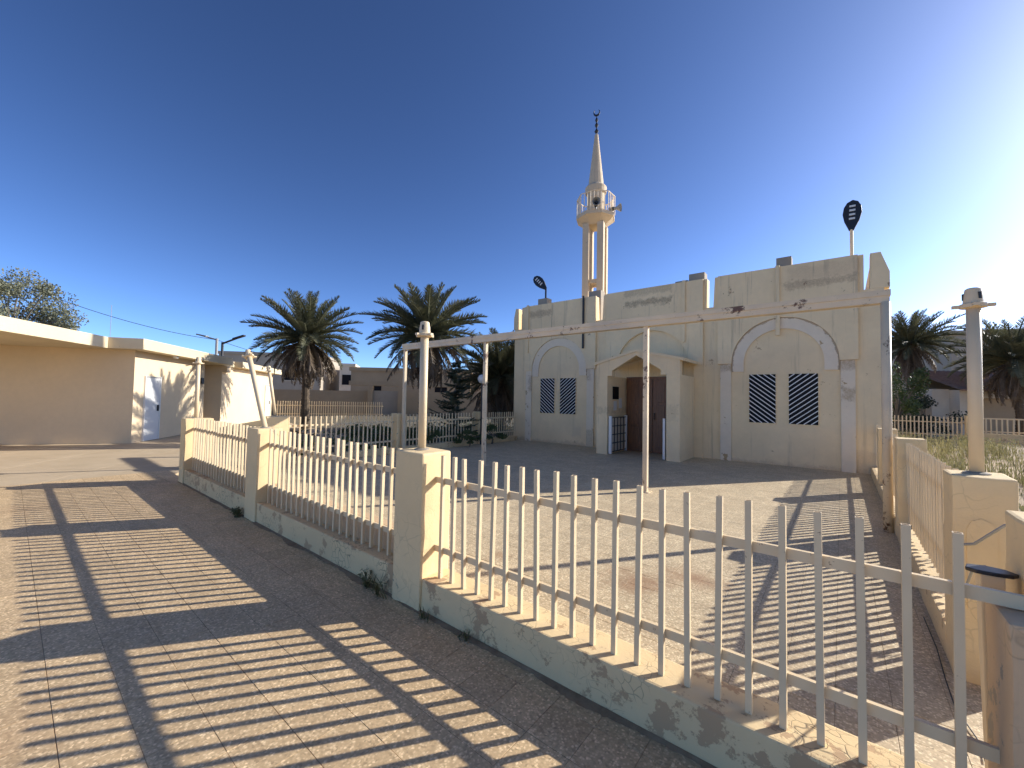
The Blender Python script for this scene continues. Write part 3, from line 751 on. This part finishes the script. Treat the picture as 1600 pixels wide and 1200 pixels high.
def tree(x, y, z, rx, rz, label, mat, n, s, seed, clumps=16, name='tree', cat='tree', tr=.2):
    rnd = random.Random(seed)
    r = tag(empty(name, (x,y,0)), label, cat); b = MB(); cl = leaf_cloud(b, (x,y,z), rx, rx, rz, n, s, rnd, clumps)
    b.build('crown', mat, r)
    b = MB(); fork = Vector((x,y,max(.3, z-rz*.9)))
    b.tube([(x,y,-.06), (x+.05,y,fork.z*.5), fork], [tr,tr*.8,tr*.65], 10)
    for cc, k in cl: 
        e = Vector((x,y,z))+cc; mid = fork.lerp(e,.5)+Vector((rnd.gauss(0,.1),rnd.gauss(0,.1),.1*rz)); b.tube([fork, mid, e], [tr*.45,tr*.28,tr*.08], 6)
    b.build('trunk', m_trunk, r); return r
p = at(15, 23); tree(p.x, p.y, 6.1, 2.5, 1.9, 'grey-green broadleaf tree rising behind the annex roof at far left', m_leaf, 15000, .13, 31, 46, tr=.12)
p = at(1402, 20); tree(p.x, p.y, 2.4, 1.1, 1.6, 'round green bush beside the right corner of the mosque', m_bush, 2600, .12, 32, 16, 'bush', 'bush', .07)
p = at(1440, 21.5); tree(p.x, p.y, 1.1, 1.6, 1.0, 'dark low shrub behind the far picket fence', m_conifer, 2400, .12, 33, 14, 'bush', 'bush', .06)
# layered conifer
p = at(712, 14.2); cr = tag(empty('conifer', (p.x,p.y,0)), 'small dark layered conifer behind the garden fence', 'conifer')
MB().tube([(p.x,p.y,-.05),(p.x,p.y,2.9)], [.06,.012], 8).build('trunk', m_trunk, cr)
b = MB(); rnd = random.Random(4)
for k in range(13):
    z0_ = .4+k*.195; L0 = 1.15*(1-k/14)
    for j in range(8):
        a = rnd.uniform(0, 6.28); L = L0*rnd.uniform(.65,1.1); d = Vector((math.cos(a), math.sin(a), rnd.uniform(-.3,.05))); z = z0_+rnd.uniform(-.08,.08)
        for q in range(30):
            f = q/30; c = Vector((p.x,p.y,z))+d*L*f+Vector((0,0,.28*f*f*L))
            for s in (-1,1):
                e = (d*.5+Vector((-d.y,d.x,0))*s*rnd.uniform(.4,1)+Vector((0,0,rnd.uniform(-.4,.5)))).normalized()*.15*(1.1-f*.5)
                w = Vector((0,0,.016)); b.add([c-w, c+e, c+w], [(0,1,2)])
b.build('crown', m_conifer, cr)
# garden shrubs
for i, (px_, t, s) in enumerate(((655,12.6,.5),(600,13.5,.55),(735,13.2,.4),(560,14.5,.45),(770,14.2,.45))):
    p = at(px_, t)
    tree(p.x, p.y, s*.75, s*1.1, s*.6, ('low green shrub left of the bare upright pole','low shrub behind the garden fence beside the first canopy post','low shrub with pale flowers below the conifer','low shrub beside the garden path','low shrub at the foot of the dark palm')[i], m_bush, 900, .07, 50+i, 9, 'shrub', 'shrub', .03)
rnd = random.Random(77); b = MB()
for i in range(5200):
    x = -10.15-rnd.random()**1.6*5.5; y = 4.6+rnd.random()*12
    if mnoise.noise(Vector((x*.6,y*.6,1))) < -.2: continue
    hh = rnd.uniform(.02,.38)*(1 if mnoise.noise(Vector((x,y,7))) > 0 else .4)
    a = Vector((rnd.gauss(0,1),rnd.gauss(0,1),rnd.gauss(.5,.5))).normalized(); e = a.orthogonal().normalized(); q = Vector((x,y,.03+hh)); f = a.cross(e)*.03; e = e*.07
    b.add([q-e,q+f,q+e,q-f], [(0,1,2,3)])
o = b.build('ground_cover', m_bush); o['kind'] = 'stuff'; o['label'] = 'dark low ground cover in the garden behind the fence'
p = at(753, 14.0); r = tag(empty('globe_lamp', (p.x,p.y,0)), 'small white globe garden lamp beside the dark palm', 'lamp')
MB().tube([(p.x,p.y,-.02),(p.x,p.y,2.1)], .03, 8).build('post', m_black, r); MB().lathe([(.02,0),(.1,.03),(.15,.13),(.15,.19),(.1,.28),(.02,.31)], (p.x,p.y,2.08), 16).build('globe', m_led, r, smooth=True)
# weeds along the wall
def weed(x, y, h, n, label, seed, leafy=3):
    rnd = random.Random(seed); b = MB()
    for i in range(n):
        a = rnd.uniform(0,6.28); d = Vector((math.cos(a)*rnd.uniform(.2,.9), math.sin(a)*rnd.uniform(.2,.7)-.15, 1)).normalized(); L = h*rnd.uniform(.5,1)
        q = Vector((x+rnd.gauss(0,.03), y+rnd.gauss(0,.012), 0)); w = Vector((-d.y,d.x,0)).normalized()*.005
        b.add([q-w,q+w,q+d*L*.6+w*.8,q+d*L+Vector((d.x,d.y,-.3))*L*.2,q+d*L*.6-w*.8], [(0,1,2,3,4)])
        for k in range(leafy):
            c = q+d*L*rnd.uniform(.3,.9); e = Vector((rnd.gauss(0,1),rnd.gauss(0,1),rnd.gauss(.3,.6))).normalized()*.035; s = e.orthogonal().normalized()*.01
            b.add([c,c+e*.5+s,c+e,c+e*.5-s], [(0,1,2,3)])
    tag(b.build('weed', m_weed), label, 'weed', 'weeds at the foot of the wall')
weed(-6.1, 1.93, .16, 60, 'bushy green weed at the foot of the second pillar', 1)
weed(-3.1, 1.95, .22, 26, 'thin weed left of the nearest pillar foot', 2, 1)
weed(-2.9, 1.93, .26, 18, 'taller sparse weed against the nearest pillar foot', 3, 1)
weed(-2.35, 1.95, .12, 14, 'small weed right of the nearest pillar foot', 4, 0)
weed(-1.95, 1.96, .09, 16, 'tiny weed along the near base wall', 5, 0)
# blown soil along the foot of the wall
b = MB(); rnd = random.Random(15); N = 420
top = []
for i in range(N+1):
    x = -9.2+9.6*i/N; w = .012+.05*max(0, mnoise.noise(Vector((x*2.3,0,5)))+.25)+.012*rnd.random()
    top.append((x, w))
for (xa, wa), (xb, wb) in zip(top, top[1:]):
    b.add([(xa,1.996-wa,.0012),(xb,1.996-wb,.0012),(xb,1.997,.014),(xa,1.997,.014)], [(0,1,2,3)])
o = b.build('soil_drift', flat_noise('wall_foot_soil', (.20,.12,.06), (.34,.22,.12), 12)); o['kind'] = 'stuff'; o['label'] = 'reddish soil drifted along the foot of the near wall'
# dry grass on the verge
rnd = random.Random(8); b = MB()
for i in range(1500):
    y = 4.5+19*rnd.random()**1.1; x = .95+rnd.random()*(1.3+y*.42)
    if mnoise.noise(Vector((x*.5,y*.35,3))) < -.12: continue
    h = rnd.uniform(.25,.55)
    for k in range(9):
        a = rnd.uniform(0,6.28); d = Vector((math.cos(a)*.45*rnd.random(), math.sin(a)*.45*rnd.random(), 1)).normalized(); q = Vector((x+rnd.gauss(0,.07), y+rnd.gauss(0,.07), .07)); w = Vector((-math.sin(a),math.cos(a),0))*.007
        m1 = q+d*h*.6; t_ = q+d*h+Vector((d.x,d.y,-.15))*h*.35
        b.add([q-w,q+w,m1+w*.9,t_,m1-w*.9], [(0,1,2,3,4)])
        b.add([t_-w*1.6, t_+Vector((0,0,.03)), t_+w*1.6, t_-Vector((0,0,.05))], [(0,1,2,3)])
o = b.build('grass', m_grass); o['kind'] = 'stuff'; o['label'] = 'dry yellow-green grass beyond the right fence'; o['category'] = 'grass'

# ------------------------------------------------------------ background houses
def obox(b, A, B, depth, z0, z1):
    A, B = Vector(A), Vector(B); d = (B-A).normalized(); n_ = Vector((-d.y,d.x,0))*depth
    q = [A,B,B+n_,A+n_]
    return b.add([(p.x,p.y,z0) for p in q]+[(p.x,p.y,z1) for p in q], [(3,2,1,0),(4,5,6,7),(0,1,5,4),(1,2,6,5),(2,3,7,6),(3,0,4,7)])
w = tag(empty('garden_wall', at(620,33)), 'long tan boundary wall behind the palms on the left', 'wall')
obox(MB(), at(405,32), at(575,33), .25, -.06, 1.95).build('wall_section', m_far1, w)
obox(MB(), at(628,33), at(905,34.5), .25, -.06, 1.95).build('wall_section', m_far1, w)
for px_ in (575, 622): obox(MB(), at(px_,32.7), at(px_+7,32.7), .4, -.06, 2.4).build('gate_pier', m_far1, w)
obox(MB(), at(582,33), at(622,33.2), .08, .05, 2.0).build('gate', m_far2, w)
obox(MB(), at(545,32.6), at(735,33.6), 1.2, 2.4, 2.75).build('gate_canopy', m_far1, w)
def house(name, A, B, depth, h, mat, label, wins=(), par=.35):
    r = tag(empty(name, (A+B)/2), label, 'house')
    obox(MB(), A, B, depth, -.06, h).build('wall', mat, r)
    d = (B-A).normalized(); n_ = Vector((-d.y,d.x,0))
    obox(MB(), A-d*.15-n_*.15, B+d*.15-n_*.15, depth+.3, h, h+par).build('roof', mat, r)
    for f, z, ww, hh in wins:
        c = A.lerp(B, f); q = obox(MB(), c-d*ww/2-n_*.05, c+d*ww/2-n_*.05, .1, z, z+hh).build('window', m_dark, r)
        obox(MB(), c-d*(ww/2+.08)-n_*.09, c+d*(ww/2+.08)-n_*.09, .15, z-.1, z).build('sill', m_far3, q)
    return r
house('house', at(548,40), at(735,41), 9, 4.0, m_far1, 'flat roofed tan house behind the two left palms', ((.2,1.6,1.2,1.3),(.75,1.6,1.2,1.3)))
house('house', at(340,52), at(500,54), 10, 6.6, m_far2, 'large grey flat roofed house behind the leftmost palm', ((.3,3.4,1.4,1.4),(.7,3.4,1.4,1.4)))
house('house', at(530,56), at(553,56.5), 9, 5.6, m_far3, 'white house corner seen between the two left palms', ((.5,3,1.2,1.4),))
house('house', at(735,46), at(850,47), 9, 5.2, m_far2, 'grey house behind the dark palm beside the mosque', ((.4,3,1.2,1.4),))
A, B = at(1488,31), at(1680,29)
house('house', A, B, 10, 7.0, m_far2, 'large plain grey house at far right behind the palms', ((.35,4.2,1.5,1.5),))
# garage with tiled roof
A, B = at(1500,21.5), at(1690,21.5); d = (B-A).normalized(); n_ = Vector((-d.y,d.x,0))
gr = tag(empty('garage', (A+B)/2), 'low garage with red tiled roof at the right behind the far fence', 'garage')
obox(MB(), A, A.lerp(B,.12), 5, -.06, 2.45).build('wall', m_far3, gr); obox(MB(), A.lerp(B,.6), B, 5, -.06, 2.45).build('wall', m_far3, gr)
obox(MB(), A.lerp(B,.12), A.lerp(B,.6), 5, 2.05, 2.45).build('lintel', m_far3, gr); obox(MB(), A.lerp(B,.12)+n_*.3, A.lerp(B,.6)+n_*.3, .1, 0, 2.05).build('shutter', m_far1, gr)
for k in range(7):
    z0, z1 = 2.45+k*.17, 2.45+(k+1)*.17; v0, v1 = -.35+k*.42, -.35+(k+1)*.42
    q = [A-d*.3+n_*v0, B+d*.3+n_*v0, B+d*.3+n_*(v1+.08), A-d*.3+n_*(v1+.08)]
    m = MB(); nseg = 26
    for j in range(nseg):   # rounded tile rows
        a0, a1 = j/nseg, (j+1)/nseg
        for s0, s1, h0, h1 in ((0,.5,0,.06),(.5,1,.06,0)):
            f0, f1 = a0+(a1-a0)*s0, a0+(a1-a0)*s1
            P0, P1, P2, P3 = q[0].lerp(q[1],f0), q[0].lerp(q[1],f1), q[3].lerp(q[2],f1), q[3].lerp(q[2],f0)
            m.add([(P0.x,P0.y,z0+h0),(P1.x,P1.y,z0+h1),(P2.x,P2.y,z1+h1),(P3.x,P3.y,z1+h0),(P0.x,P0.y,z0-.05),(P1.x,P1.y,z0-.05)], [(0,1,2,3),(4,5,1,0)])
    m.build('tile_course', m_rooft, gr)
obox(MB(), A-d*.3+n_*2.6, B+d*.3+n_*2.6, 2.7, 2.45, 3.6).build('roof_core', m_far2, gr)
r = tag(empty('street_wall', at(1450,22)), 'tan garden wall with a tall pier, left of the garage', 'wall')
obox(MB(), at(1395,22.5), at(1455,22.3), .25, -.06, 2.2).build('wall_section', m_far1, r); obox(MB(), at(1456,22), at(1484,22), .5, -.06, 2.5).build('pier', m_far3, r)
obox(MB(), at(1484,22.2), at(1503,22.2), .25, -.06, 2.2).build('wall_section', m_far3, r)

# street lamps far left, overhead wires
def far_lamp(p, h, arm, label, mat):
    r = tag(empty('street_lamp', p), label, 'street lamp', 'far street lamps above the annex')
    MB().tube([(p.x,p.y,-.06),(p.x,p.y,h)], .09, 8).build('pole', mat, r)
    MB().bar((p.x,p.y,h-.1), p+arm+Vector((0,0,h)), .14, .1).build('arm', mat, r)
    e = p+arm+Vector((0,0,h)); MB().bar(e-arm*.45, e+arm*.1, .3, .1).build('lamp_head', mat, r)
p1 = at(336, 30); far_lamp(p1, 5.6, (at(308,30)-p1)+Vector((0,0,.25)), 'far grey street lamp with arm to the left', m_grey)
p2 = at(345, 31); far_lamp(p2, 5.45, (at(376,31)-p2)+Vector((0,0,.5)), 'far black street lamp with arm to the right', m_black)
def wire(A, B, sag, label, r=.018):
    pts = [A.lerp(B, i/24)-Vector((0,0,sag*4*(i/24)*(1-i/24))) for i in range(25)]
    tag(MB().tube(pts, r, 5).build('wire', m_black), label, 'wire')
wire(at(60, 24, 7.3), p1+Vector((0,0,5.5)), .35, 'overhead wire from the left tree to the far street lamp')
wire(p1+Vector((0,0,5.5)), at(520,44,4.4), .3, 'overhead wire running right from the far street lamp towards the palm')
wire(at(1380,36,6.6), at(1720,30,8.5), .3, 'overhead wire crossing the sky at the right', .02)

# ------------------------------------------------------------ gate side bits at the right
o = empty('rubbish_bin', (.44, 2.42, 0)); tag(o, 'narrow tan tapered post with a broken black lid behind the fence end', 'bin')
MB().add([(.427,2.40,-.01),(.459,2.40,-.01),(.459,2.445,-.01),(.427,2.445,-.01),(.410,2.383,.957),(.476,2.383,.957),(.476,2.46,.957),(.410,2.46,.957)],
         [(3,2,1,0),(4,5,6,7),(0,1,5,4),(1,2,6,5),(2,3,7,6),(3,0,4,7)]).build('post', m_pole, o, bevel=.005)
MB().prism([(.374,2.40),(.40,2.375),(.45,2.366),(.495,2.38),(.514,2.41),(.49,2.455),(.44,2.47),(.39,2.455)], .955, .97, 'z').build('lid', m_black, o, bevel=.004, rough=.004)
pts = [(.56,3.95,.80),(.53,3.5,.80),(.55,3.3,.86),(.62,3.1,1.02),(.72,2.9,1.10),(.95,2.7,1.08),(1.3,2.6,1.0)]
tag(MB().tube(pts, .007, 6).build('cable', m_grey, smooth=True), 'loose grey cable sagging from the right fence past the gate pillar', 'cable')
pts = [(.56,3.9,.66),(.52,3.5,.60),(.48,3.1,.66),(.45,2.75,.86),(.44,2.47,.965)]
tag(MB().tube(pts, .005, 6).build('cable', m_grey, smooth=True), 'thin cable running to the black lid', 'cable')
pts = [(.47,4.4,.008),(.475,3.9,.01),(.46,3.5,.008),(.455,3.2,.012),(.50,2.95,.008),(.49,2.82,.01)]
tag(MB().tube(pts, .0032, 6).build('wire', m_black, smooth=True), 'dark wire lying on the paving along the foot of the right fence', 'wire')
